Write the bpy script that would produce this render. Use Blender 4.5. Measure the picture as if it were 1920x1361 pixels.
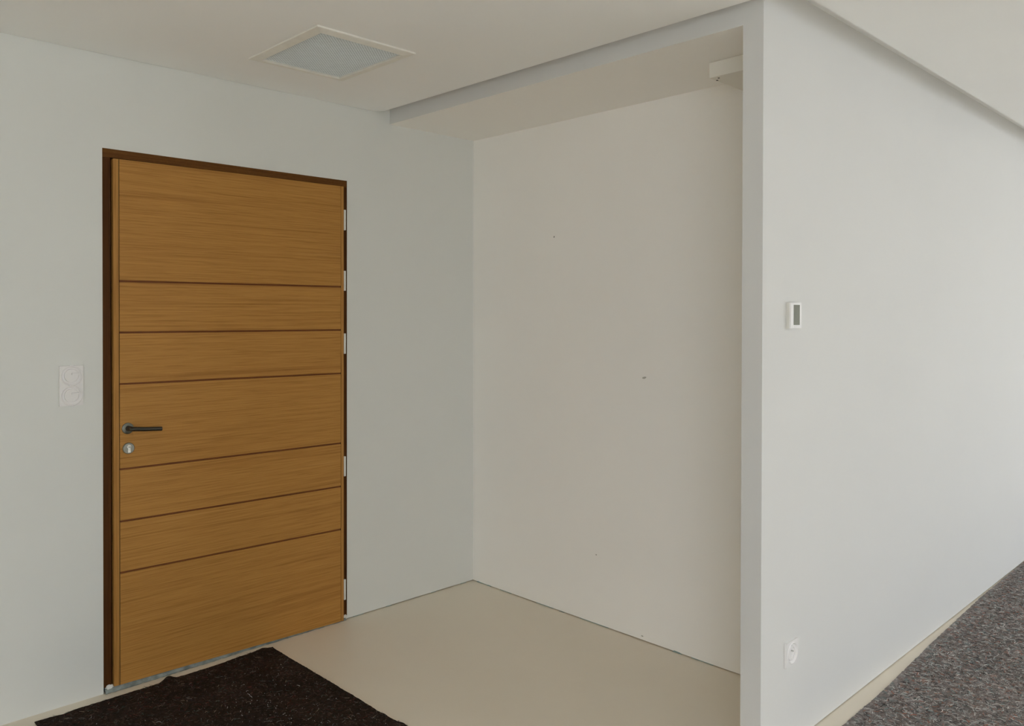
import bpy, bmesh, math, random
from mathutils import Vector, Matrix, noise
random.seed(7)
S = bpy.context.scene
C = S.collection
for o in list(bpy.data.objects): bpy.data.objects.remove(o)

# ------------------------------------------------------------------ camera
yaw, pitch, roll = 0.77543, -0.00851, 0.00172
F = Vector((math.sin(yaw)*math.cos(pitch), math.cos(yaw)*math.cos(pitch), math.sin(pitch)))
R = Vector((math.cos(yaw), -math.sin(yaw), 0)); U = R.cross(F)
R2 = R*math.cos(roll)+U*math.sin(roll); U2 = -R*math.sin(roll)+U*math.cos(roll)
cam = bpy.data.cameras.new('camera'); co = bpy.data.objects.new('camera', cam); C.objects.link(co)
M = Matrix((R2, U2, -F)).transposed().to_4x4(); M.translation = (-3.06517, -3.44086, 1.52394)
co.matrix_world = M
cam.sensor_fit = 'HORIZONTAL'; cam.sensor_width = 36; cam.lens = 1516.24/1920*36
cam.shift_y = -79.875/1920; cam.clip_start = 0.02; cam.clip_end = 200
S.camera = co

# ------------------------------------------------------------------ light: overcast sky through the windows
SKY = 6.25
w = bpy.data.worlds.new('World'); S.world = w; w.use_nodes = True
nt = w.node_tree; bg = nt.nodes['Background']
bg.inputs[0].default_value = (0.890, 0.962, 1.055, 1); bg.inputs[1].default_value = SKY

def portal(loc, rot, sx, sy):
    l = bpy.data.lights.new('window_portal', 'AREA'); l.shape = 'RECTANGLE'; l.size = sx; l.size_y = sy
    l.cycles.is_portal = True
    o = bpy.data.objects.new('window_portal', l); o.location = loc; o.rotation_euler = rot; C.objects.link(o)

S.view_settings.view_transform = 'Standard'; S.view_settings.look = 'None'
S.view_settings.gamma = 1; S.view_settings.use_curve_mapping = False
S.view_settings.exposure = 0.0
S.cycles.diffuse_bounces = 14; S.cycles.max_bounces = 18

# ------------------------------------------------------------------ node helpers
class N:
    def __init__(s, name):
        s.m = bpy.data.materials.new(name); s.m.use_nodes = True; s.t = s.m.node_tree
        s.b = s.t.nodes['Principled BSDF']
    def n(s, typ, **kw):
        x = s.t.nodes.new(typ)
        for k, v in kw.items():
            if k.startswith('i_'):
                x.inputs[k[2:].replace('_', ' ')].default_value = v
            else: setattr(x, k, v)
        return x
    def l(s, a, b): s.t.links.new(a, b)
    def ramp(s, src, stops):
        r = s.n('ShaderNodeValToRGB'); e = r.color_ramp.elements
        e[0].position, e[0].color = stops[0][0], (*stops[0][1], 1)
        e[1].position, e[1].color = stops[-1][0], (*stops[-1][1], 1)
        for p, c in stops[1:-1]:
            q = e.new(p); q.color = (*c, 1)
        s.l(src, r.inputs[0]); return r.outputs[0]
    def coords(s, scale=(1, 1, 1), rnd=False, kind='Object'):
        tc = s.n('ShaderNodeTexCoord'); mp = s.n('ShaderNodeMapping'); mp.inputs['Scale'].default_value = scale
        s.l(tc.outputs[kind], mp.inputs[0])
        if rnd:
            oi = s.n('ShaderNodeObjectInfo'); cx = s.n('ShaderNodeCombineXYZ'); mu = s.n('ShaderNodeMath', operation='MULTIPLY')
            mu.inputs[1].default_value = 37.0; s.l(oi.outputs['Random'], mu.inputs[0])
            for i in range(3): s.l(mu.outputs[0], cx.inputs[i])
            s.l(cx.outputs[0], mp.inputs['Location'])
        return mp.outputs[0]
    def noise(s, co, scale, detail=3, rough=.5, dist=0):
        x = s.n('ShaderNodeTexNoise'); x.inputs['Scale'].default_value = scale; x.inputs['Detail'].default_value = detail
        x.inputs['Roughness'].default_value = rough; x.inputs['Distortion'].default_value = dist
        s.l(co, x.inputs['Vector']); return x.outputs[0]
    def mix(s, a, b, f, mode='MIX'):
        x = s.n('ShaderNodeMix', data_type='RGBA', blend_type=mode)
        for v, k in ((f, 0), (a, 6), (b, 7)):
            if hasattr(v, 'is_output'): s.l(v, x.inputs[k])
            elif k: x.inputs[k].default_value = (*v, 1)
            else: x.inputs[0].default_value = v
        return x.outputs[2]
    def bump(s, h, strength, dist):
        x = s.n('ShaderNodeBump'); x.inputs['Strength'].default_value = strength; x.inputs['Distance'].default_value = dist
        s.l(h, x.inputs['Height']); s.l(x.outputs[0], s.b.inputs['Normal'])
    def base(s, c, rough=.6, metal=0, spec=.5):
        if hasattr(c, 'is_output'): s.l(c, s.b.inputs['Base Color'])
        else: s.b.inputs['Base Color'].default_value = (*c, 1)
        s.b.inputs['Roughness'].default_value = rough; s.b.inputs['Metallic'].default_value = metal
        s.b.inputs['Specular IOR Level'].default_value = spec
        return s

def paint(name, col, rough=.75, amt=.02):
    a = N(name); co_ = a.coords()
    n1 = a.noise(co_, 1.7, 4); n2 = a.noise(co_, 260, 2)
    c = a.ramp(n1, [(.3, tuple(v*(1-amt) for v in col)), (.7, col)])
    a.base(c, rough, spec=.25); a.bump(n2, .08, .0006); return a.m

def wood(name, dark, mid, light, axis='x', spec=.2, rough=.5, scale=1.0, fleck=False):
    a = N(name)
    ax = lambda lo, hi: {'x': (lo*scale, hi*scale, hi*scale), 'z': (hi*scale, hi*scale, lo*scale)}[axis]
    n1 = a.noise(a.coords(ax(.55, 34), True), 1.0, 6, .68, .25)
    n2 = a.noise(a.coords(ax(6, 420), True), 1.0, 3, .6, .1)
    n3 = a.noise(a.coords(ax(1.5, 150), True), 1.0, 4, .7, .35)
    base_c = a.ramp(n1, [(.30, dark), (.45, mid), (.60, mid), (.78, light)])
    streak = a.ramp(n2, [(.38, (.66, .60, .52)), (.50, (1, 1, 1)), (.7, (1.06, 1.06, 1.06))])
    c = a.mix(base_c, streak, .55, 'MULTIPLY')
    ln = a.ramp(n3, [(.30, (.66, .58, .48)), (.42, (.93, .91, .88)), (.52, (1, 1, 1)), (.70, (1.08, 1.07, 1.05))])
    c = a.mix(c, ln, .75, 'MULTIPLY')
    big = a.ramp(a.noise(a.coords((1.2, 1.2, 1.6)), 1.0, 2), [(.3, (.93, .91, .88)), (.7, (1, 1, 1))])
    c = a.mix(c, big, .8, 'MULTIPLY')
    if fleck:
        f = a.noise(a.coords((16, 20, 45)), 2.0, 3, .7, 2.4)
        fl = a.ramp(f, [(.56, (1, 1, 1)), (.63, (1.5, 1.45, 1.3)), (.67, (1, 1, 1))])
        c = a.mix(c, fl, .8, 'MULTIPLY')
    a.base(c, rough, spec=spec); a.bump(n2, .1, .0005); return a.m

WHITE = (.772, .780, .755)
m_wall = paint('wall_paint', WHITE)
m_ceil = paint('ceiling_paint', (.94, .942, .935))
m_part = paint('partition_paint_dimmed', (.705, .698, .685))  # white paint darkened in place of weaker light on the partition
m_alc = paint('alcove_paint_lifted', (.935, .912, .872))  # white paint brightened and warmed in place of bounce light in the alcove

def floor_mat():
    a = N('poured_floor'); c0 = a.coords()
    n1 = a.noise(c0, 2.2, 4); n2 = a.noise(c0, 60, 3)
    c = a.ramp(n1, [(.3, (.78, .71, .60)), (.7, (.81, .74, .63))])
    v = a.n('ShaderNodeTexVoronoi', feature='F1'); v.inputs['Scale'].default_value = 9; a.l(c0, v.inputs['Vector'])
    gate = a.n('ShaderNodeTexNoise'); gate.inputs['Scale'].default_value = 3.1; a.l(c0, gate.inputs['Vector'])
    # small plaster crumbs stuck to the floor: only some cells, tiny discs
    sep = a.n('ShaderNodeSeparateColor'); a.l(v.outputs['Color'], sep.inputs[0])
    g1 = a.n('ShaderNodeMath', operation='GREATER_THAN'); g1.inputs[1].default_value = .72; a.l(sep.outputs[0], g1.inputs[0])
    g2 = a.n('ShaderNodeMath', operation='LESS_THAN'); g2.inputs[1].default_value = .035; a.l(v.outputs['Distance'], g2.inputs[0])
    g = a.n('ShaderNodeMath', operation='MULTIPLY'); a.l(g1.outputs[0], g.inputs[0]); a.l(g2.outputs[0], g.inputs[1])
    g3 = a.n('ShaderNodeMath', operation='MULTIPLY'); g3.inputs[1].default_value = .75; a.l(g.outputs[0], g3.inputs[0])
    c = a.mix(c, (.72, .70, .66), g3.outputs[0])
    a.base(c, .42, spec=.4); a.bump(n2, .04, .0005); return a.m
m_floor = floor_mat()

def felt_mat(name, pal, scale, bumpd=.003):
    a = N(name); c0 = a.coords()
    warp = a.noise(c0, scale*.5, 2)
    add = a.n('ShaderNodeVectorMath', operation='MULTIPLY_ADD'); 
    nc = a.n('ShaderNodeTexNoise'); nc.inputs['Scale'].default_value = scale*.9; nc.inputs['Detail'].default_value = 3; a.l(c0, nc.inputs['Vector'])
    a.l(nc.outputs['Color'], add.inputs[0]); add.inputs[1].default_value = (.02,)*3; a.l(c0, add.inputs[2])
    v = a.n('ShaderNodeTexVoronoi', feature='F1'); v.inputs['Scale'].default_value = scale*2.2; a.l(add.outputs[0], v.inputs['Vector'])
    sp = a.n('ShaderNodeSeparateColor'); a.l(v.outputs['Color'], sp.inputs[0])
    n1 = a.noise(c0, scale*1.3, 5, .75); n2 = a.noise(c0, scale*6, 3, .7); n3 = a.noise(c0, scale*.12, 3)
    c = a.ramp(n1, [(.3, pal[0]), (.45, pal[1]), (.55, pal[2]), (.72, pal[3])])
    odd = a.ramp(sp.outputs[0], [(0, pal[4]), (.12, pal[5]), (.3, pal[2]), (.93, pal[1]), (.97, pal[6]), (1, pal[6])])
    c = a.mix(c, odd, .45)
    lo = a.ramp(n2, [(.3, (.45, .45, .45)), (.6, (1.15, 1.15, 1.15))]); c = a.mix(c, lo, .8, 'MULTIPLY')
    big = a.ramp(n3, [(.35, (.85, .85, .85)), (.65, (1.1, 1.08, 1.08))]); c = a.mix(c, big, 1, 'MULTIPLY')
    a.base(c, .98, spec=.05); a.bump(n1, .9, bumpd)
    return a.m
m_mat = felt_mat('dark_felt', [(.012, .008, .007), (.028, .018, .014), (.042, .029, .022), (.075, .052, .038), (.06, .018, .012), (.016, .024, .016), (.10, .08, .06)], 60)
m_carpet = felt_mat('grey_felt', [(.10, .09, .085), (.20, .175, .17), (.32, .29, .28), (.58, .55, .53), (.42, .18, .10), (.17, .24, .24), (.75, .74, .72)], 34)

m_leaf = wood('oak_veneer', (.385, .178, .043), (.49, .245, .062), (.55, .29, .086))
m_lip = wood('oak_lipping', (.37, .17, .042), (.46, .23, .060), (.51, .265, .075), 'z', scale=.7)
m_inlay = wood('oak_groove', (.17, .05, .016), (.24, .082, .025), (.30, .12, .036))
m_frame = wood('dark_stained_oak_upright', (.03, .011, .003), (.085, .032, .008), (.15, .06, .015), 'z', rough=.55, spec=.1)
m_head = wood('dark_stained_oak_head', (.08, .032, .008), (.145, .06, .015), (.20, .088, .024), 'x', rough=.55, spec=.1, fleck=True)
m_black = N('gap_shade_black').base((.008, .006, .005), .8).m  # black stands in for shade in the rebate gap and lipping grooves

def plain(name, col, rough=.4, metal=0, amt=.06, scale=30, spec=.5):
    a = N(name); n1 = a.noise(a.coords(), scale, 3)
    a.base(a.ramp(n1, [(.3, tuple(v*(1-amt) for v in col)), (.7, col)]), rough, metal, spec); return a.m
m_plast = plain('white_plastic', (.87, .85, .85), .12, amt=.01, spec=.9)
m_plast_side = plain('cream_plastic', (.76, .74, .69), .4)
m_hinge = plain('white_hinge_cap', (.80, .80, .76), .35)
m_bronze = plain('dark_bronze', (.055, .05, .042), .32, .75)
m_rose = plain('brushed_grey_green_metal', (.20, .20, .17), .38, .8)
m_lock = plain('satin_nickel', (.30, .30, .265), .38, .85)
m_key = plain('polished_nickel', (.85, .83, .78), .35, .6)
m_screen = plain('display_grey_green', (.17, .175, .135), .18)
m_dot = plain('dot_grey', (.48, .48, .46), .5)
m_vent = plain('vent_cream_lacquer', (.86, .84, .78), .35)
m_mesh = plain('vent_white_mesh', (.86, .90, .91), .4)
m_filter = plain('vent_grey_filter', (.20, .21, .21), .9)
m_teal = plain('teal_foam', (.36, .46, .43), .8, amt=.3)
m_film = plain('blue_protective_film', (.30, .34, .325), .3, amt=.55, scale=34)
m_alu = plain('threshold_aluminium', (.42, .44, .42), .4, .5, amt=.3, scale=14)
m_plaster = plain('plaster_white', (.82, .82, .80), .9)
m_scar = plain('plaster_scuff', (.50, .48, .43), .9)
m_joint = plain('joint_shade', (.30, .25, .19), .95)  # dark tone standing in for shade in the gap under the walls
m_hole = N('screw_hole').base((.03, .025, .02), .9).m
m_board = paint('shelf_casing_paint', (.84, .815, .75))
m_wframe = plain('window_frame_grey', (.25, .26, .27), .4)
m_ground = plain('outside_paving', (.78, .77, .74), .9, scale=3)
g = N('window_glass'); tr = g.n('ShaderNodeBsdfTransparent'); gl = g.n('ShaderNodeBsdfGlossy'); gl.inputs['Roughness'].default_value = .02
mx = g.n('ShaderNodeMixShader'); mx.inputs[0].default_value = .07
g.l(tr.outputs[0], mx.inputs[1]); g.l(gl.outputs[0], mx.inputs[2]); g.l(mx.outputs[0], g.t.nodes['Material Output'].inputs[0]); m_glass = g.m

# ------------------------------------------------------------------ geometry helpers
class MB:
    def __init__(s): s.b = bmesh.new()
    def box(s, x0, x1, y0, y1, z0, z1, mi=0):
        v = [s.b.verts.new((x, y, z)) for x in (x0, x1) for y in (y0, y1) for z in (z0, z1)]
        for f in ((0, 1, 3, 2), (4, 6, 7, 5), (0, 4, 5, 1), (2, 3, 7, 6), (0, 2, 6, 4), (1, 5, 7, 3)):
            s.b.faces.new([v[i] for i in f]).material_index = mi
        return s
    def hexa(s, front, y0, y1):           # front: four (x,z) corners; extruded from y0 to y1
        a = [s.b.verts.new((x, y0, z)) for x, z in front]; c = [s.b.verts.new((x, y1, z)) for x, z in front]
        s.b.faces.new(a); s.b.faces.new(c[::-1])
        for i in range(4):
            j = (i+1) % 4; s.b.faces.new((a[i], c[i], c[j], a[j]))
        return s
    def prism(s, pts, z0, z1):
        a = [s.b.verts.new((x, y, z0)) for x, y in pts]; c = [s.b.verts.new((x, y, z1)) for x, y in pts]
        s.b.faces.new(a[::-1]); s.b.faces.new(c); n = len(pts)
        for i in range(n):
            j = (i+1) % n; s.b.faces.new((a[i], a[j], c[j], c[i]))
        return s
    def lathe(s, prof, mat, seg=40):      # prof (r, h) around local z; mat maps local -> world
        rings = []
        for r, h in prof:
            if r < 1e-6: rings.append([s.b.verts.new(mat @ Vector((0, 0, h)))])
            else: rings.append([s.b.verts.new(mat @ Vector((r*math.cos(2*math.pi*k/seg), r*math.sin(2*math.pi*k/seg), h))) for k in range(seg)])
        for A, B in zip(rings, rings[1:]):
            for k in range(seg):
                q = (k+1) % seg
                if len(A) == 1: s.b.faces.new((A[0], B[k], B[q]))
                elif len(B) == 1: s.b.faces.new((A[k], B[0], A[q]))
                else: s.b.faces.new((A[k], B[k], B[q], A[q]))
        return s
    def tube(s, pts, rad, seg=16):
        P = [Vector(p) for p in pts]; rings = []
        for i, p in enumerate(P):
            d = (P[min(i+1, len(P)-1)]-P[max(i-1, 0)]).normalized()
            u = d.cross(Vector((0, 0, 1))); u = u.normalized() if u.length > .01 else Vector((1, 0, 0)); v = d.cross(u)
            r = rad[i] if isinstance(rad, (list, tuple)) else rad
            rings.append([s.b.verts.new(p+r*(u*math.cos(2*math.pi*k/seg)+v*math.sin(2*math.pi*k/seg))) for k in range(seg)])
        for A, B in zip(rings, rings[1:]):
            for k in range(seg): s.b.faces.new((A[k], A[(k+1) % seg], B[(k+1) % seg], B[k]))
        s.b.faces.new(rings[0][::-1]); s.b.faces.new(rings[-1]); return s
    def bevel(s, w, seg=2):
        es = [e for e in s.b.edges if len(e.link_faces) == 2 and e.calc_face_angle(0) > .5]
        bmesh.ops.bevel(s.b, geom=es, offset=w, segments=seg, affect='EDGES', profile=.5, clamp_overlap=True); return s
    def build(s, name, mats, parent=None, smooth=False):
        bmesh.ops.recalc_face_normals(s.b, faces=s.b.faces)
        me = bpy.data.meshes.new(name); 
        if parent is not None:
            bmesh.ops.translate(s.b, verts=s.b.verts, vec=-parent_world(parent))
        s.b.to_mesh(me); s.b.free()
        for m in (mats if isinstance(mats, (list, tuple)) else [mats]): me.materials.append(m)
        if smooth:
            for p in me.polygons: p.use_smooth = True
            try: me.set_sharp_from_angle(angle=math.radians(38))
            except Exception: pass
        o = bpy.data.objects.new(name, me); C.objects.link(o)
        if parent is not None: o.parent = parent
        return o
def parent_world(p):
    v = Vector(p.location)
    while p.parent: p = p.parent; v += Vector(p.location)
    return v
def empty(name, loc):
    o = bpy.data.objects.new(name, None); o.location = loc; o.empty_display_size = .1; C.objects.link(o); return o
def thing(name, label, cat, loc, group=None):
    o = empty(name, loc); o['label'] = label; o['category'] = cat
    if group: o['group'] = group
    return o
def tag(o, label, cat):
    o['label'] = label; o['category'] = cat; return o
def struct(o): o['kind'] = 'structure'; return o
TOY = lambda x, z, y=0: Matrix.Translation((x, y, z)) @ Matrix.Rotation(math.pi/2, 4, 'X')   # local z -> -y

# ------------------------------------------------------------------ room
ZC, ZS, ZT = 2.5516, 2.5023, 2.648       # slab underside, alcove soffit, upper ceiling
XB, YP, YI = -.5819, -2.0998, -2.0243   # bulkhead face, partition faces
X0, X1, Y0 = -5.6, 6.6, -8.2
FL, FR, FT = -1.9752, -.8394, 2.1802    # door frame outline
struct(MB().box(X0-.2, X1+.2, Y0-.2, .2, -.12, 0).build('floor', m_floor))
wl = MB().box(X0, FL, 0, .2, 0, ZT).box(FL, FR, 0, .2, FT, ZT).box(FR, .1, 0, .2, .005, ZT)
wl = struct(wl.build('wall_left', m_wall))
MB().box(FR, .1, .012, .2, 0, .005).build('joint_light_stop', m_joint, wl)  # added strip, blocks outside light leaking in under the wall
wb = struct(MB().box(0, .1, YI, 0, .005, ZT).build('wall_back', m_alc))
MB().box(.012, .1, YI, 0, 0, .005).build('joint_light_stop', m_joint, wb)
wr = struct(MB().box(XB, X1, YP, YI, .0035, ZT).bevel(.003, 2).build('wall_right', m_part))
MB().box(XB+.004, X1, YP+.012, YI-.004, 0, .0035).build('joint_light_stop', m_joint, wr)
hb = MB().box(XB, 0, YI, -.0, ZS, ZT)
hb.b.faces.ensure_lookup_table(); hb.b.faces[0].material_index = 1      # the -x face carries on from the partition's end
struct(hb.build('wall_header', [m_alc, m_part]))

# suspended ceiling slab with a shadow gap around the bulkhead and the partition, rounded corner at the door wall
G1, G2 = .0646, .1353
xa, ya = XB-G1, -.004
rr = .06
arc = [(xa-rr+rr*math.sin(t), ya-rr+rr*math.cos(t)) for t in [math.pi/2*k/8 for k in range(9)]]
pts = [(X0, Y0), (X1, Y0), (X1, YP-G2), (xa, YP-G2)] + arc[::-1] + [(X0, ya)]
ceil = MB().prism(pts, ZC, ZT).build('ceiling', m_ceil); struct(ceil)
struct(MB().box(X0-.2, X1+.2, Y0-.2, .2, ZT, ZT+.1).build('ceiling_upper', m_ceil))

# window walls behind the camera
def window(name, axis, a0, a1, z0, z1, pos, nd):
    """frame and panes in a wall; axis 'x': wall runs along x at y=pos"""
    r = empty(name, (0, 0, 0)); r['kind'] = 'structure'
    def bx(mb, u0, u1, d0, d1, v0, v1):
        if axis == 'x': mb.box(u0, u1, pos+d0, pos+d1, v0, v1)
        else: mb.box(pos+d0, pos+d1, u0, u1, v0, v1)
    f = MB(); t = .06
    bx(f, a0, a1, -.14, -.06, z0, z0+t); bx(f, a0, a1, -.14, -.06, z1-t, z1)
    for k in range(nd+1):
        u = a0+(a1-a0-t)*k/nd; bx(f, u, u+t, -.14, -.06, z0+t, z1-t)
    f.build('window_frame', m_wframe, r)
    for k in range(nd):
        u = a0+(a1-a0-t)*k/nd; q = MB(); bx(q, u+t, u+(a1-a0-t)/nd, -.104, -.098, z0+t, z1-t); q.build('pane', m_glass, r)
WX0, WX1, WZ = 2.0, 6.3, 2.42
struct(MB().box(X0, WX0, Y0-.2, Y0, 0, ZT).box(WX1, X1, Y0-.2, Y0, 0, ZT).box(WX0, WX1, Y0-.2, Y0, WZ, ZT).build('wall_front', m_wall))
window('window_1', 'x', WX0, WX1, 0.0, WZ, Y0, 4)
portal(((WX0+WX1)/2, Y0-.03, WZ/2), (math.pi/2, 0, 0), WX1-WX0, WZ)
LY0, LY1, LZ0, LZ1 = -8.0, -4.5, .0, 2.42
struct(MB().box(X0-.2, X0, Y0, LY0, 0, ZT).box(X0-.2, X0, LY1, .2, 0, ZT).box(X0-.2, X0, LY0, LY1, LZ1, ZT).build('wall_west', m_wall))
window('window_2', 'y', LY0, LY1, LZ0, LZ1, X0, 3)
portal((X0-.03, (LY0+LY1)/2, LZ1/2), (math.pi/2, 0, -math.pi/2), LY1-LY0, LZ1)
struct(MB().box(X1, X1+.2, Y0, YI, 0, ZT).build('wall_east', m_wall))
struct(MB().box(-40, 40, -40, 30, -.3, -.2).build('floor_outside', m_ground))

# ------------------------------------------------------------------ front door
door = empty('door_1', ((FL+FR)/2, 0, 0)); door['kind'] = 'structure'
door['label'] = 'oak plank front door in a dark stained frame'
fr = MB().box(FL, FR, 0.0015, .09, FT-.034, FT-.0002).bevel(.001, 1).build('door_frame', m_head, door)
MB().box(FL, -1.9443, .0015, .09, .022, FT-.0345).bevel(.001, 1).build('jamb', m_frame, fr)
MB().box(-1.9443, -1.92, .034, .09, .02, FT-.0345).build('rebate', m_black, fr)
MB().box(-.866, FR, .0015, .09, .02, FT-.0345).bevel(.001, 1).build('jamb', m_frame, fr)
YF = -.012
xl, xr, gl_, gr_ = -1.9380, -.8660, -1.9165, -.8822
zt = lambda x: 2.1412+.0065*(x-xl)/(xr-xl)
zb = lambda x: .0225-.0185*(x-xl)/(xr-xl)
leaf = MB().hexa([(xl+.001, zb(xl)+.001), (xr-.001, zb(xr)+.001), (xr-.001, zt(xr)-.001), (xl+.001, zt(xl)-.001)], -.0065, .034).build('door_leaf', m_inlay, door)
ZL = [zb(gl_), .4746, .6816, .8927, 1.237, 1.4444, 1.6516, zt(gl_)]
ZR = [zb(gr_), .4592, .6711, .8840, 1.228, 1.4418, 1.6541, zt(gr_)]
h = .0042
for i in range(7):
    a = h if i else 0; b = h if i < 6 else 0
    mb = MB().hexa([(gl_+.0016, ZL[i]+a), (gr_-.0010, ZR[i]+a), (gr_-.0010, ZR[i+1]-b), (gl_+.0016, ZL[i+1]-b)], YF, -.0062)
    mb.bevel(.0009, 2).build('plank', m_leaf, leaf)
for i in range(1, 7):   # slim raised bead in the middle of each groove
    MB().hexa([(gl_+.001, ZL[i]-.0014), (gr_-.001, ZR[i]-.0014), (gr_-.001, ZR[i]+.0012), (gl_+.001, ZL[i]+.0012)], -.0088, -.0062).build('groove_bead', m_inlay, leaf)
MB().hexa([(xl, zb(xl)), (gl_-.0012, zb(gl_)), (gl_-.0012, zt(gl_)), (xl, zt(xl))], YF, .03).bevel(.0012, 2).build('lipping', m_lip, leaf)
MB().hexa([(gr_+.0012, zb(gr_)), (xr, zb(xr)), (xr, zt(xr)), (gr_+.0012, zt(gr_))], YF, .03).bevel(.0012, 2).build('lipping', m_lip, leaf)
MB().box(gl_-.0013, gl_+.0016, YF+.003, -.006, .02, 2.1405).build('seam', m_black, leaf)
MB().box(gr_-.001, gr_+.0013, YF+.003, -.006, .01, 2.144).build('seam', m_black, leaf)
for z0, z1 in [(1.934, 2.034), (1.635, 1.733), (1.3235, 1.424), (.7172, .8153), (.104, .205)]:
    xh, yh, r = -.8575, -.0062, .0062
    mat = Matrix.Translation((xh, yh, z0)); H = z1-z0
    hg = MB().lathe([(0, 0), (r*.8, 0), (r, .0015), (r, H*.5-.0008), (r*.9, H*.5-.0005), (r*.9, H*.5+.0005), (r, H*.5+.0008), (r, H-.0015), (r*.8, H), (0, H)], mat, 20).build('hinge', m_hinge, door, True)
# handle
hx, hz = -1.8850, 1.0560
hd = MB().lathe([(0, 0), (.0225, 0), (.0225, .004), (.0205, .0055), (0, .0055)], TOY(hx, hz, YF), 40).build('handle_rosette', m_rose, door, True)
pth = [(hx+.001, YF-.005, hz), (hx+.001, -.030, hz), (hx+.002, -.044, hz)]
for k in range(1, 7):
    t = math.pi/2*k/6; pth.append((hx+.002+.012*(1-math.cos(t)), -.044-.012*math.sin(t), hz))
pth += [(hx+.05, -.056, hz-.004), (-1.768, -.056, 1.0475), (-1.766, -.056, 1.0474)]
MB().tube(pth, [.0115]*2+[.0100]*3+[.0088]*5+[.0085, .0085, .007], 20).build('lever', m_bronze, hd, True)
lx, lz = -1.883, .9752
lk = MB().lathe([(0, 0), (.0225, 0), (.0225, .006), (.0205, .0082), (0, .0082)], TOY(lx, lz, YF), 40).build('lock_rosette', m_lock, door, True)
yk = YF-.0082
MB().lathe([(0, 0), (.0085, 0), (.0085, .003), (.007, .004), (.003, .0036), (0, .0036)], TOY(lx+.0005, lz+.0062, yk), 28).box(lx-.0045, lx+.0055, yk-.004, yk, lz-.0165, lz-.0015).build('key_cylinder', m_key, lk, True)
MB().box(lx-.003, lx+.007, yk-.0046, yk-.0036, lz+.0045, lz+.0065).build('keyhole', m_hole, lk)
# threshold: metal sill with crumpled blue film
def wavy_strip(name, x0, x1, yf, zf, n, mat, parent, seed):
    random.seed(seed); mb = MB(); rows = []
    for i in range(n+1):
        x = x0+(x1-x0)*i/n
        rows.append([mb.b.verts.new((x, yf[j]+random.uniform(-.0016, .0016), max(.0008, zf[j]+random.uniform(-.002, .002)))) for j in range(len(yf))])
    for A, B in zip(rows, rows[1:]):
        for j in range(len(yf)-1): mb.b.faces.new((A[j], B[j], B[j+1], A[j+1]))
    o = mb.build(name, mat, parent, True)
    md = o.modifiers.new('thickness', 'SOLIDIFY'); md.thickness = .0006; return o
MB().box(FL+.002, FR-.002, .091, .12, 0, FT-.002).build('light_stop_board', m_frame, door)  # added unseen board, keeps outside light from showing round the leaf
th = MB().box(FL+.008, FR-.01, -.003, .08, 0, .0075).bevel(.002, 2).build('threshold', m_alu, door)
wavy_strip('protective_film', FL+.004, -1.42, (.004, -.004, -.008, -.010, -.013), (.019, .018, .012, .005, .001), 46, m_film, th, 3)
wavy_strip('protective_film', -1.43, FR-.012, (.003, -.004, -.008, -.0105), (.012, .010, .005, .001), 40, m_film, th, 5)
def lump(x, y, z, sx, sy, sz, parent, seed, mat=None):
    mb = MB(); bmesh.ops.create_icosphere(mb.b, subdivisions=3, radius=1)
    for v in mb.b.verts:
        n_ = noise.noise(v.co*1.9+Vector((seed, 0, 0)))*.28+noise.noise(v.co*5+Vector((seed, 3, 0)))*.12
        v.co = Vector((v.co.x*sx, v.co.y*sy, v.co.z*sz))*(1+n_)+Vector((x, y, z))
    return mb.build('plaster_lump', mat or m_plaster, parent)
lump(-1.952, .001, .016, .017, .007, .015, th, 2)
lump(-.850, .001, .013, .012, .006, .013, th, 8, m_plast_side)

# ------------------------------------------------------------------ perimeter foam showing in the floor joint
tr1 = MB()
for a_, b_ in [(-.80, -.74), (-.60, -.565), (-.30, -.27), (-.09, -.05)]: tr1.box(a_, b_, .003, .0118, .0006, .0044)
struct(tr1.build('trim_1', m_teal))
tr2 = MB().box(.003, .012, -.12, -.03, .0006, .0044)
for a_, b_ in [(-.31, -.22), (-.62, -.50), (-.98, -.80), (-1.56, -1.45)]: tr2.box(.002, .012, a_, b_, .0006, .0044)
struct(tr2.build('trim_2', m_teal))
sc = MB()
for a_, b_, hh in [(-.075, -.03, .007), (-.155, -.115, .006), (-1.405, -1.35, .008), (-.70, -.66, .004)]:
    sc.hexa([(a_, .0008), (b_, .0008), (b_-.012, hh), (a_+.012, hh*.8)], -.0012, .0004)
# scraps of torn foam stand against the back wall
for v in sc.b.verts: v.co = Vector((v.co.y, v.co.x, v.co.z))
struct(sc.build('trim_3', m_teal))

# ------------------------------------------------------------------ wall marks in the alcove (shallow knocks in the plaster)
def mark(y, z, ry, rz, tilt, mat, name='wall_mark'):
    mb = MB(); n = 14; ring = []
    for k in range(n):
        t = 2*math.pi*k/n; q = 1+.25*noise.noise(Vector((y*9+k, z, 0)))
        a, b = ry*q*math.cos(t), rz*q*math.sin(t)
        ring.append((y+a*math.cos(tilt)-b*math.sin(tilt), z+a*math.sin(tilt)+b*math.cos(tilt)))
    a_ = [mb.b.verts.new((-.0008, p, q)) for p, q in ring]; b_ = [mb.b.verts.new((.0005, p, q)) for p, q in ring]
    mb.b.faces.new(a_); mb.b.faces.new(b_[::-1])
    for k in range(n): mb.b.faces.new((a_[k], a_[(k+1) % n], b_[(k+1) % n], b_[k]))
    return mb.build(name, mat, wb)
mark(-.622, 1.918, .0022, .0048, .3, m_hole)
mark(-1.192, 1.227, .0115, .0048, -.25, m_scar)
mark(-.907, .342, .004, .003, 0, m_scar)
mark(-1.185, .022, .006, .003, 0, m_scar)
mark(-1.75, .045, .005, .003, 0, m_scar)

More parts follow.
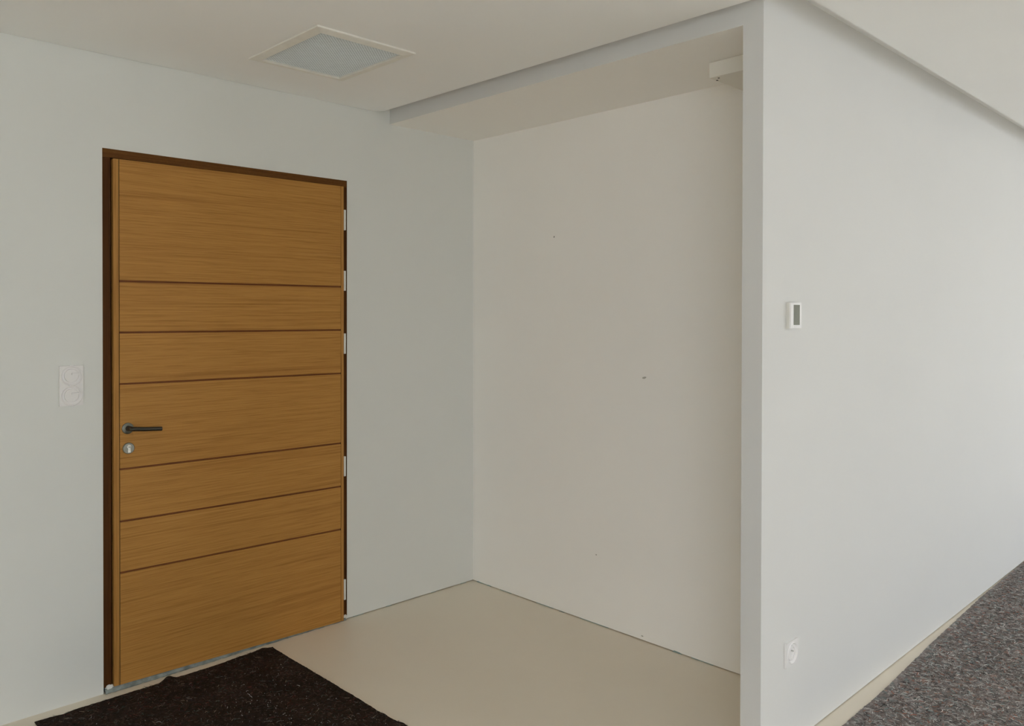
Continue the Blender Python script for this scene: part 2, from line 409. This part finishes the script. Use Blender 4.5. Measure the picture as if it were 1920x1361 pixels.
# ------------------------------------------------------------------ boxed board under the soffit
bd = MB().box(-.3071, -.0005, YI+.0005, -1.7228, 2.4418, ZS-.0016).bevel(.0012, 1).build('shelf_board', m_board)
tag(bd, 'cream boxed board fixed under the alcove soffit beside the partition', 'board')
for (x, y, s_) in [(-.2590, -1.7285, .0050), (-.2830, -1.7500, .0042)]:
    MB().lathe([(0, 0), (s_, 0), (s_*.7, .0012), (0, .0012)], Matrix.Translation((x, y, 2.4418)) @ Matrix.Rotation(math.pi, 4, 'X'), 14).build('screw', m_hole, bd)

# ------------------------------------------------------------------ light switch
def dish_plate(mb, cx, cz, hw, hh, r_rim, r_in, y_face, y_dish, seg=48):
    """rectangular cell of a cover plate with a round dished recess and a raised rim"""
    prof = [(r_rim+.0022, y_face), (r_rim+.0012, y_face-.0013), (r_rim+.0003, y_face-.0020), (r_rim-.0008, y_face-.0020), (r_rim-.0018, y_face-.0012), (r_rim-.0028, y_face), (r_rim-.0060, y_dish-.0006), (r_rim-.0078, y_dish), (r_in, y_dish)]
    rings = []
    for r, y in prof:
        rings.append([mb.b.verts.new((cx+r*math.cos(2*math.pi*k/seg), y, cz+r*math.sin(2*math.pi*k/seg))) for k in range(seg)])
    outer = []
    for k in range(seg):
        t = 2*math.pi*k/seg; c, s_ = math.cos(t), math.sin(t); q = min(hw/abs(c) if abs(c) > 1e-6 else 9, hh/abs(s_) if abs(s_) > 1e-6 else 9)
        # snap nearest samples to the corners
        x, z = c*q, s_*q
        if abs(t % (math.pi/2)-math.pi/4) < math.pi/seg*.99: x, z = math.copysign(hw, c), math.copysign(hh, s_)
        outer.append(mb.b.verts.new((cx+x, y_face, cz+z)))
    for A, B in [(outer, rings[0])]+list(zip(rings, rings[1:])):
        for k in range(seg): mb.b.faces.new((A[k], A[(k+1) % seg], B[(k+1) % seg], B[k]))
    mb.b.faces.new(rings[-1])
    return outer
def skirt(mb, x0, x1, z0, z1, yf, yb):
    mb.box(x0, x1, yf+.0002, yb, z0, z1)
sw = thing('light_switch', 'white double light switch plate with two round rockers left of the door', 'switch', (-2.092, 0, 1.241))
sx0, sx1, sz0, sz1 = -2.1335, -2.0495, 1.1635, 1.3185
def plate_obj(cells, x0, x1, z0, z1, yf, parent, ydish, r_rim, r_in):
    mb = MB()
    for cx, cz, hw, hh in cells: dish_plate(mb, cx, cz, hw, hh, r_rim, r_in, yf, ydish)
    # edge walls
    for (a, b) in [((x0, z0), (x1, z0)), ((x1, z0), (x1, z1)), ((x1, z1), (x0, z1)), ((x0, z1), (x0, z0))]:
        v = [mb.b.verts.new((a[0], yf, a[1])), mb.b.verts.new((b[0], yf, b[1])), mb.b.verts.new((b[0], -.0002+parent.location.y, b[1])), mb.b.verts.new((a[0], -.0002+parent.location.y, a[1]))]
        mb.b.faces.new(v)
    bmesh.ops.remove_doubles(mb.b, verts=mb.b.verts, dist=1e-5)
    return mb.build('cover_plate', m_plast, parent, True)
cxs = (sx0+sx1)/2; hw = (sx1-sx0)/2; hh = (sz1-sz0)/4
plate_obj([(cxs, sz0+hh, hw, hh), (cxs, sz0+3*hh, hw, hh)], sx0, sx1, sz0, sz1, -.010, sw, -.0055, .0375, .026)
for cz, tl in ((sz0+hh, .06), (sz0+3*hh, -.03)):
    k = MB().lathe([(0, 0), (.0245, 0), (.0255, .0015), (.0255, .0062), (.0240, .0080), (0, .0084)], TOY(cxs, cz+.0005, -.0050), 48).build('rocker', m_plast, sw, True)
    mb = MB().box(-.001, .0250, -.0085, 0, -.0036, .0036).bevel(.0014, 2)
    bmesh.ops.rotate(mb.b, verts=mb.b.verts, cent=(0, 0, 0), matrix=Matrix.Rotation(-tl, 3, 'Y'))
    bmesh.ops.translate(mb.b, verts=mb.b.verts, vec=(cxs, -.0128, cz+.0075))
    mb.build('toggle_tab', m_plast, k, True)

# ------------------------------------------------------------------ wall socket on the partition
sk = thing('wall_socket', 'white power socket low on the partition near the floor', 'socket', (-.374, YP, .331))
plate_obj([(-.374, .331, .0435, .0435)], -.4175, -.3305, .2875, .3745, YP-.009, sk, YP-.004, .036, .0275)
MB().lathe([(.027, 0), (.0265, .004), (.0215, .0045), (.0205, .0018), (.0200, -.001), (0, -.001)], TOY(-.374, .331, YP-.0035), 40).build('socket_well', m_plast, sk, True)
for dx in (-.0095, .0095):
    MB().lathe([(0, 0), (.0026, 0), (.0026, .0006), (0, .0006)], TOY(-.374+dx, .329, YP-.0025), 14).build('contact_hole', m_dot, sk)
MB().lathe([(0, 0), (.0026, 0), (.0026, .009), (.0018, .0105), (0, .0108)], TOY(-.374, .339, YP-.0025), 14).build('earth_pin', m_dot, sk, True)

# ------------------------------------------------------------------ thermostat on the partition
tm = thing('thermostat', 'white wall thermostat with a grey display at eye height on the partition', 'thermostat', (-.3765, YP, 1.5185))
tx0, tx1, tz0, tz1 = -.4165, -.3365, 1.4735, 1.5637
MB().box(tx0, tx1, YP-.0125, YP-.0003, tz0, tz1).bevel(.003, 3).build('back_housing', m_plast_side, tm, True)
fb = MB().box(tx0+.0004, tx1-.0004, YP-.0185, YP-.0120, tz0+.0006, tz1-.0006).bevel(.0022, 3).build('front_cover', m_plast, tm, True)
MB().box(-.3975, -.3525, YP-.0192, YP-.0183, 1.4855, 1.5560).bevel(.0004, 1).build('display', m_screen, fb)
for dx in (-.006, 0, .0085):
    MB().lathe([(0, 0), (.0014, 0), (.001, .0005), (0, .0005)], TOY(-.386+dx, 1.4795, YP-.0185), 10).build('button', m_dot, fb)
MB().lathe([(0, 0), (.0012, 0), (0, .0004)], TOY(-.3445, 1.492, YP-.0185), 10).build('indicator', m_dot, fb)

# ------------------------------------------------------------------ ceiling vent
vx0, vx1, vy0, vy1 = -1.5395, -1.1010, -.8920, -.3660
vt = thing('ceiling_vent', 'square white ceiling vent with a fine mesh grille above the doormat', 'vent', ((vx0+vx1)/2, (vy0+vy1)/2, ZC))
def ring_frame(mb, loops):
    R_ = []
    for x0, x1, y0, y1, z in loops:
        R_.append([mb.b.verts.new(p) for p in ((x0, y0, z), (x1, y0, z), (x1, y1, z), (x0, y1, z))])
    for A, B in zip(R_, R_[1:]):
        for k in range(4): mb.b.faces.new((A[k], A[(k+1) % 4], B[(k+1) % 4], B[k]))
def lp(i, z): return (vx0+i, vx1-i, vy0+i, vy1-i, z)
mb = MB(); ring_frame(mb, [lp(0, ZC-.0002), lp(0, ZC-.0055), lp(.0012, ZC-.0068), lp(.034, ZC-.0125), lp(.0362, ZC-.0125), lp(.0375, ZC-.0112), lp(.0375, ZC-.0008)])
mb.build('vent_frame', m_vent, vt)
MB().box(vx0+.036, vx1-.036, vy0+.036, vy1-.036, ZC-.0012, ZC-.0003).build('filter', m_filter, vt)
# expanded-metal grille: diagonal strands with a crease
mb = MB(); ix0, ix1, iy0, iy1 = vx0+.0376, vx1-.0376, vy0+.0376, vy1-.0376; zg = ZC-.0052
P = .0135; wd = .0025
for sg in (1, -1):
    c = -1.2
    while c < 1.2:
        # line y - ymid = sg*(x-xmid) + c
        xm, ym = (ix0+ix1)/2, (iy0+iy1)/2; pp = []
        lo, hi = ix0, ix1
        ya_, yb_ = ym+sg*(lo-xm)+c, ym+sg*(hi-xm)+c
        xs = sorted([xm+sg*(iy0-ym-c), xm+sg*(iy1-ym-c)])
        lo, hi = max(lo, xs[0]), min(hi, xs[1])
        if hi-lo > .002:
            a = Vector((lo, ym+sg*(lo-xm)+c, zg)); b = Vector((hi, ym+sg*(hi-xm)+c, zg)); d = (b-a).normalized(); n_ = Vector((-d.y, d.x, 0))*wd/1.0
            dz = Vector((0, 0, .0016)); off = Vector((0, 0, .0006*sg))
            v = [mb.b.verts.new(p+off) for p in (a+n_+dz*.6, a-n_-dz*.0, a-n_+dz, a+n_+dz*1.6, b+n_+dz*.6, b-n_-dz*.0, b-n_+dz, b+n_+dz*1.6)]
            for f in ((0, 1, 5, 4), (1, 2, 6, 5), (2, 3, 7, 6), (3, 0, 4, 7)): mb.b.faces.new([v[i] for i in f])
        c += P
o = mb.build('grille_mesh', m_mesh, vt); o['kind'] = 'stuff'

# ------------------------------------------------------------------ felt
def interp(tbl, t):
    for (a, va), (b, vb) in zip(tbl, tbl[1:]):
        if t <= b: return va+(vb-va)*(t-a)/(b-a)
    return tbl[-1][1]
BACK = [(-2.30, -.066), (-2.235, -.063), (-2.14, -.073), (-2.088, -.066), (-1.996, -.069), (-1.874, -.068), (-1.786, -.071), (-1.765, -.066), (-1.745, -.060), (-1.732, -.064), (-1.646, -.067), (-1.553, -.065), (-1.44, -.058), (-1.368, -.053), (-1.335, -.048), (-1.31, -.042), (-1.292, -.056), (-1.262, -.064)]
RIGHT = [(-3.4, -1.262), (-1.2, -1.262), (-1.03, -1.260), (-1.0, -1.275), (-.92, -1.269), (-.90, -1.276), (-.82, -1.272), (-.507, -1.273), (-.17, -1.277), (-.07, -1.275), (0, -1.275)]
def nz(x, y, s, k=0): return noise.noise(Vector((x*s, y*s, k)))
def felt(name, xfun0, xfun1, yfun0, yfun1, nx, ny, th_, mat, lump_fn=None, amp=.0012):
    mb = MB(); top = []
    for j in range(ny+1):
        row = []
        for i in range(nx+1):
            u, v = i/nx, j/ny
            x = xfun0(v)+(xfun1(v)-xfun0(v))*u; y = yfun0(x, u)+(yfun1(x, u)-yfun0(x, u))*v
            x = xfun0(y, True)+(xfun1(y, True)-xfun0(y, True))*u
            edge = min(i, nx-i, j, ny-j)
            if edge == 0:
                x += nz(x, y, 90, 1)*.0022+nz(x, y, 25, 4)*.002; y += nz(x, y, 90, 2)*.0022+nz(x, y, 25, 5)*.002
            z = th_+nz(x, y, 60, 3)*amp+nz(x, y, 7, 6)*.0016
            if lump_fn: z += lump_fn(x, y)
            row.append(mb.b.verts.new((x, y, max(.0015, z))))
        top.append(row)
    for j in range(ny):
        for i in range(nx): mb.b.faces.new((top[j][i], top[j][i+1], top[j+1][i+1], top[j+1][i]))
    per = [top[0][i] for i in range(nx+1)]+[top[j][nx] for j in range(1, ny+1)]+[top[ny][i] for i in range(nx-1, -1, -1)]+[top[j][0] for j in range(ny-1, 0, -1)]
    low = [mb.b.verts.new((v.co.x, v.co.y, .0004)) for v in per]; n = len(per)
    for k in range(n): mb.b.faces.new((per[k], low[k], low[(k+1) % n], per[(k+1) % n]))
    mb.b.faces.new(low)
    return mb.build(name, mat, None, True)
def mat_lump(x, y):
    d2 = ((x+1.745)/.022)**2+((y+.068)/.018)**2
    d3 = ((x+1.32)/.04)**2+((y+.055)/.02)**2
    d4 = ((x+1.275)/.02)**2+((y+1.00)/.03)**2
    return .016*math.exp(-d2)+.003*math.exp(-d3)+.004*math.exp(-d4)
mt = felt('door_mat', lambda v, q=False: -2.236, lambda v, q=False: interp(RIGHT, v) if q else -1.27,
          lambda x, u: -3.2, lambda x, u: interp(BACK, x), 200, 400, .0052, m_mat, mat_lump)
tag(mt, 'dark brown felt runner flecked with white crumbs in front of the oak door', 'mat')
FRONT = [(-1.2, -2.176), (-.10, -2.174), (.27, -2.170), (.957, -2.139), (1.78, -2.1125), (2.7, -2.1035), (4.5, -2.1032)]
cp = felt('felt_carpet', lambda v, q=False: -.45, lambda v, q=False: 4.5, lambda x, u: -3.6, lambda x, u: interp(FRONT, x), 500, 150, .0055, m_carpet)
tag(cp, 'mottled grey recycled felt carpet along the foot of the white partition', 'carpet')

# loose fibres and crumbs, uncountable: one part of each felt
def fibres(parent, name, n, xr_, yr_, mats, wgt, lmin, lmax, wid, zbase, seed, crumbs=0, crumb_sz=(.001, .0022), inside=lambda x, y: True):
    random.seed(seed); mb = MB()
    k = 0
    while k < n:
        x, y = random.uniform(*xr_), random.uniform(*yr_)
        if not inside(x, y): continue
        k += 1
        a = random.uniform(0, 2*math.pi); L = random.uniform(lmin, lmax); cu = random.uniform(-1.6, 1.6); z = zbase(x, y)
        mi = random.choices(range(len(mats)), wgt)[0]; prev = None; w_ = wid*random.uniform(.6, 1.3); hz_ = random.uniform(.0004, .0022)
        for t in range(4):
            s_ = t/3; q = a+cu*s_; 
            nx_, ny_ = -math.sin(q)*w_, math.cos(q)*w_
            c_ = mb.b.verts.new((x+nx_, y+ny_, z+hz_*math.sin(math.pi*s_)+.0002)), mb.b.verts.new((x-nx_, y-ny_, z+hz_*math.sin(math.pi*s_)+.0002+w_))
            if prev: mb.b.faces.new((prev[0], prev[1], c_[1], c_[0])).material_index = mi
            prev = c_; x += math.cos(q)*L/3; y += math.sin(q)*L/3
    for _ in range(crumbs):
        if random.random() < .6: x, y = random.gauss(-1.53, .10), random.gauss(-.62, .17)
        else: x, y = random.uniform(*xr_), random.uniform(*yr_)
        if not inside(x, y): continue
        r = random.uniform(*crumb_sz); z = zbase(x, y)
        v = [mb.b.verts.new((x+r*random.uniform(.6, 1.2)*math.cos(q), y+r*random.uniform(.6, 1.2)*math.sin(q), z)) for q in (0, 1.57, 3.14, 4.71)]
        tp = mb.b.verts.new((x, y, z+r))
        for q in range(4): mb.b.faces.new((v[q], v[(q+1) % 4], tp)).material_index = len(mats)-1
    o = mb.build(name, mats, parent); o['kind'] = 'stuff'; return o
f_brown = plain('fibre_brown', (.13, .085, .06), .9); f_tan = plain('fibre_tan', (.34, .27, .18), .9); f_grey = plain('fibre_grey', (.20, .20, .19), .9)
f_black = plain('fibre_black', (.012, .01, .012), .9); f_red = plain('fibre_red', (.16, .03, .02), .9); f_white = plain('fibre_white', (.62, .60, .56), .9); f_teal = plain('fibre_green', (.05, .09, .07), .9)
zb_m = lambda x, y: .0052+nz(x, y, 60, 3)*.0012+nz(x, y, 7, 6)*.0016+mat_lump(x, y)
ins_m = lambda x, y: -2.23 < x < interp(RIGHT, y)-.002 and y < interp(BACK, x)-.002
fibres(mt, 'fibres', 7000, (-2.23, -1.26), (-1.25, -.03), [f_brown, f_black, f_grey, f_red, f_teal, f_tan, f_white], [24, 46, 6, 7, 10, 2.0, .25], .006, .024, .00045, zb_m, 11, 170, (.0008, .0021), ins_m)
ZC_ = lambda x, y: .0055+nz(x, y, 60, 3)*.0012+nz(x, y, 7, 6)*.0016
c_gr = plain('tuft_grey', (.50, .495, .48), .95); c_dk = plain('tuft_charcoal', (0.075, 0.068, 0.068), .95); c_br = plain('tuft_brown', (0.240, 0.173, 0.150), .95)
c_rd = plain('tuft_rust', (0.450, 0.150, 0.090), .95); c_bl = plain('tuft_teal', (0.195, 0.300, 0.300), .95); c_lt = plain('tuft_pale', (0.750, 0.735, 0.705), .95)
fibres(cp, 'fibres', 26000, (-.2, 3.2), (-2.75, -2.11), [c_gr, c_dk, c_br, c_rd, c_bl, c_lt], [26, 30, 24, 3.5, 6, 5], .008, .028, .0008, ZC_, 12, 0, inside=lambda x, y: y < interp(FRONT, x)-.02)
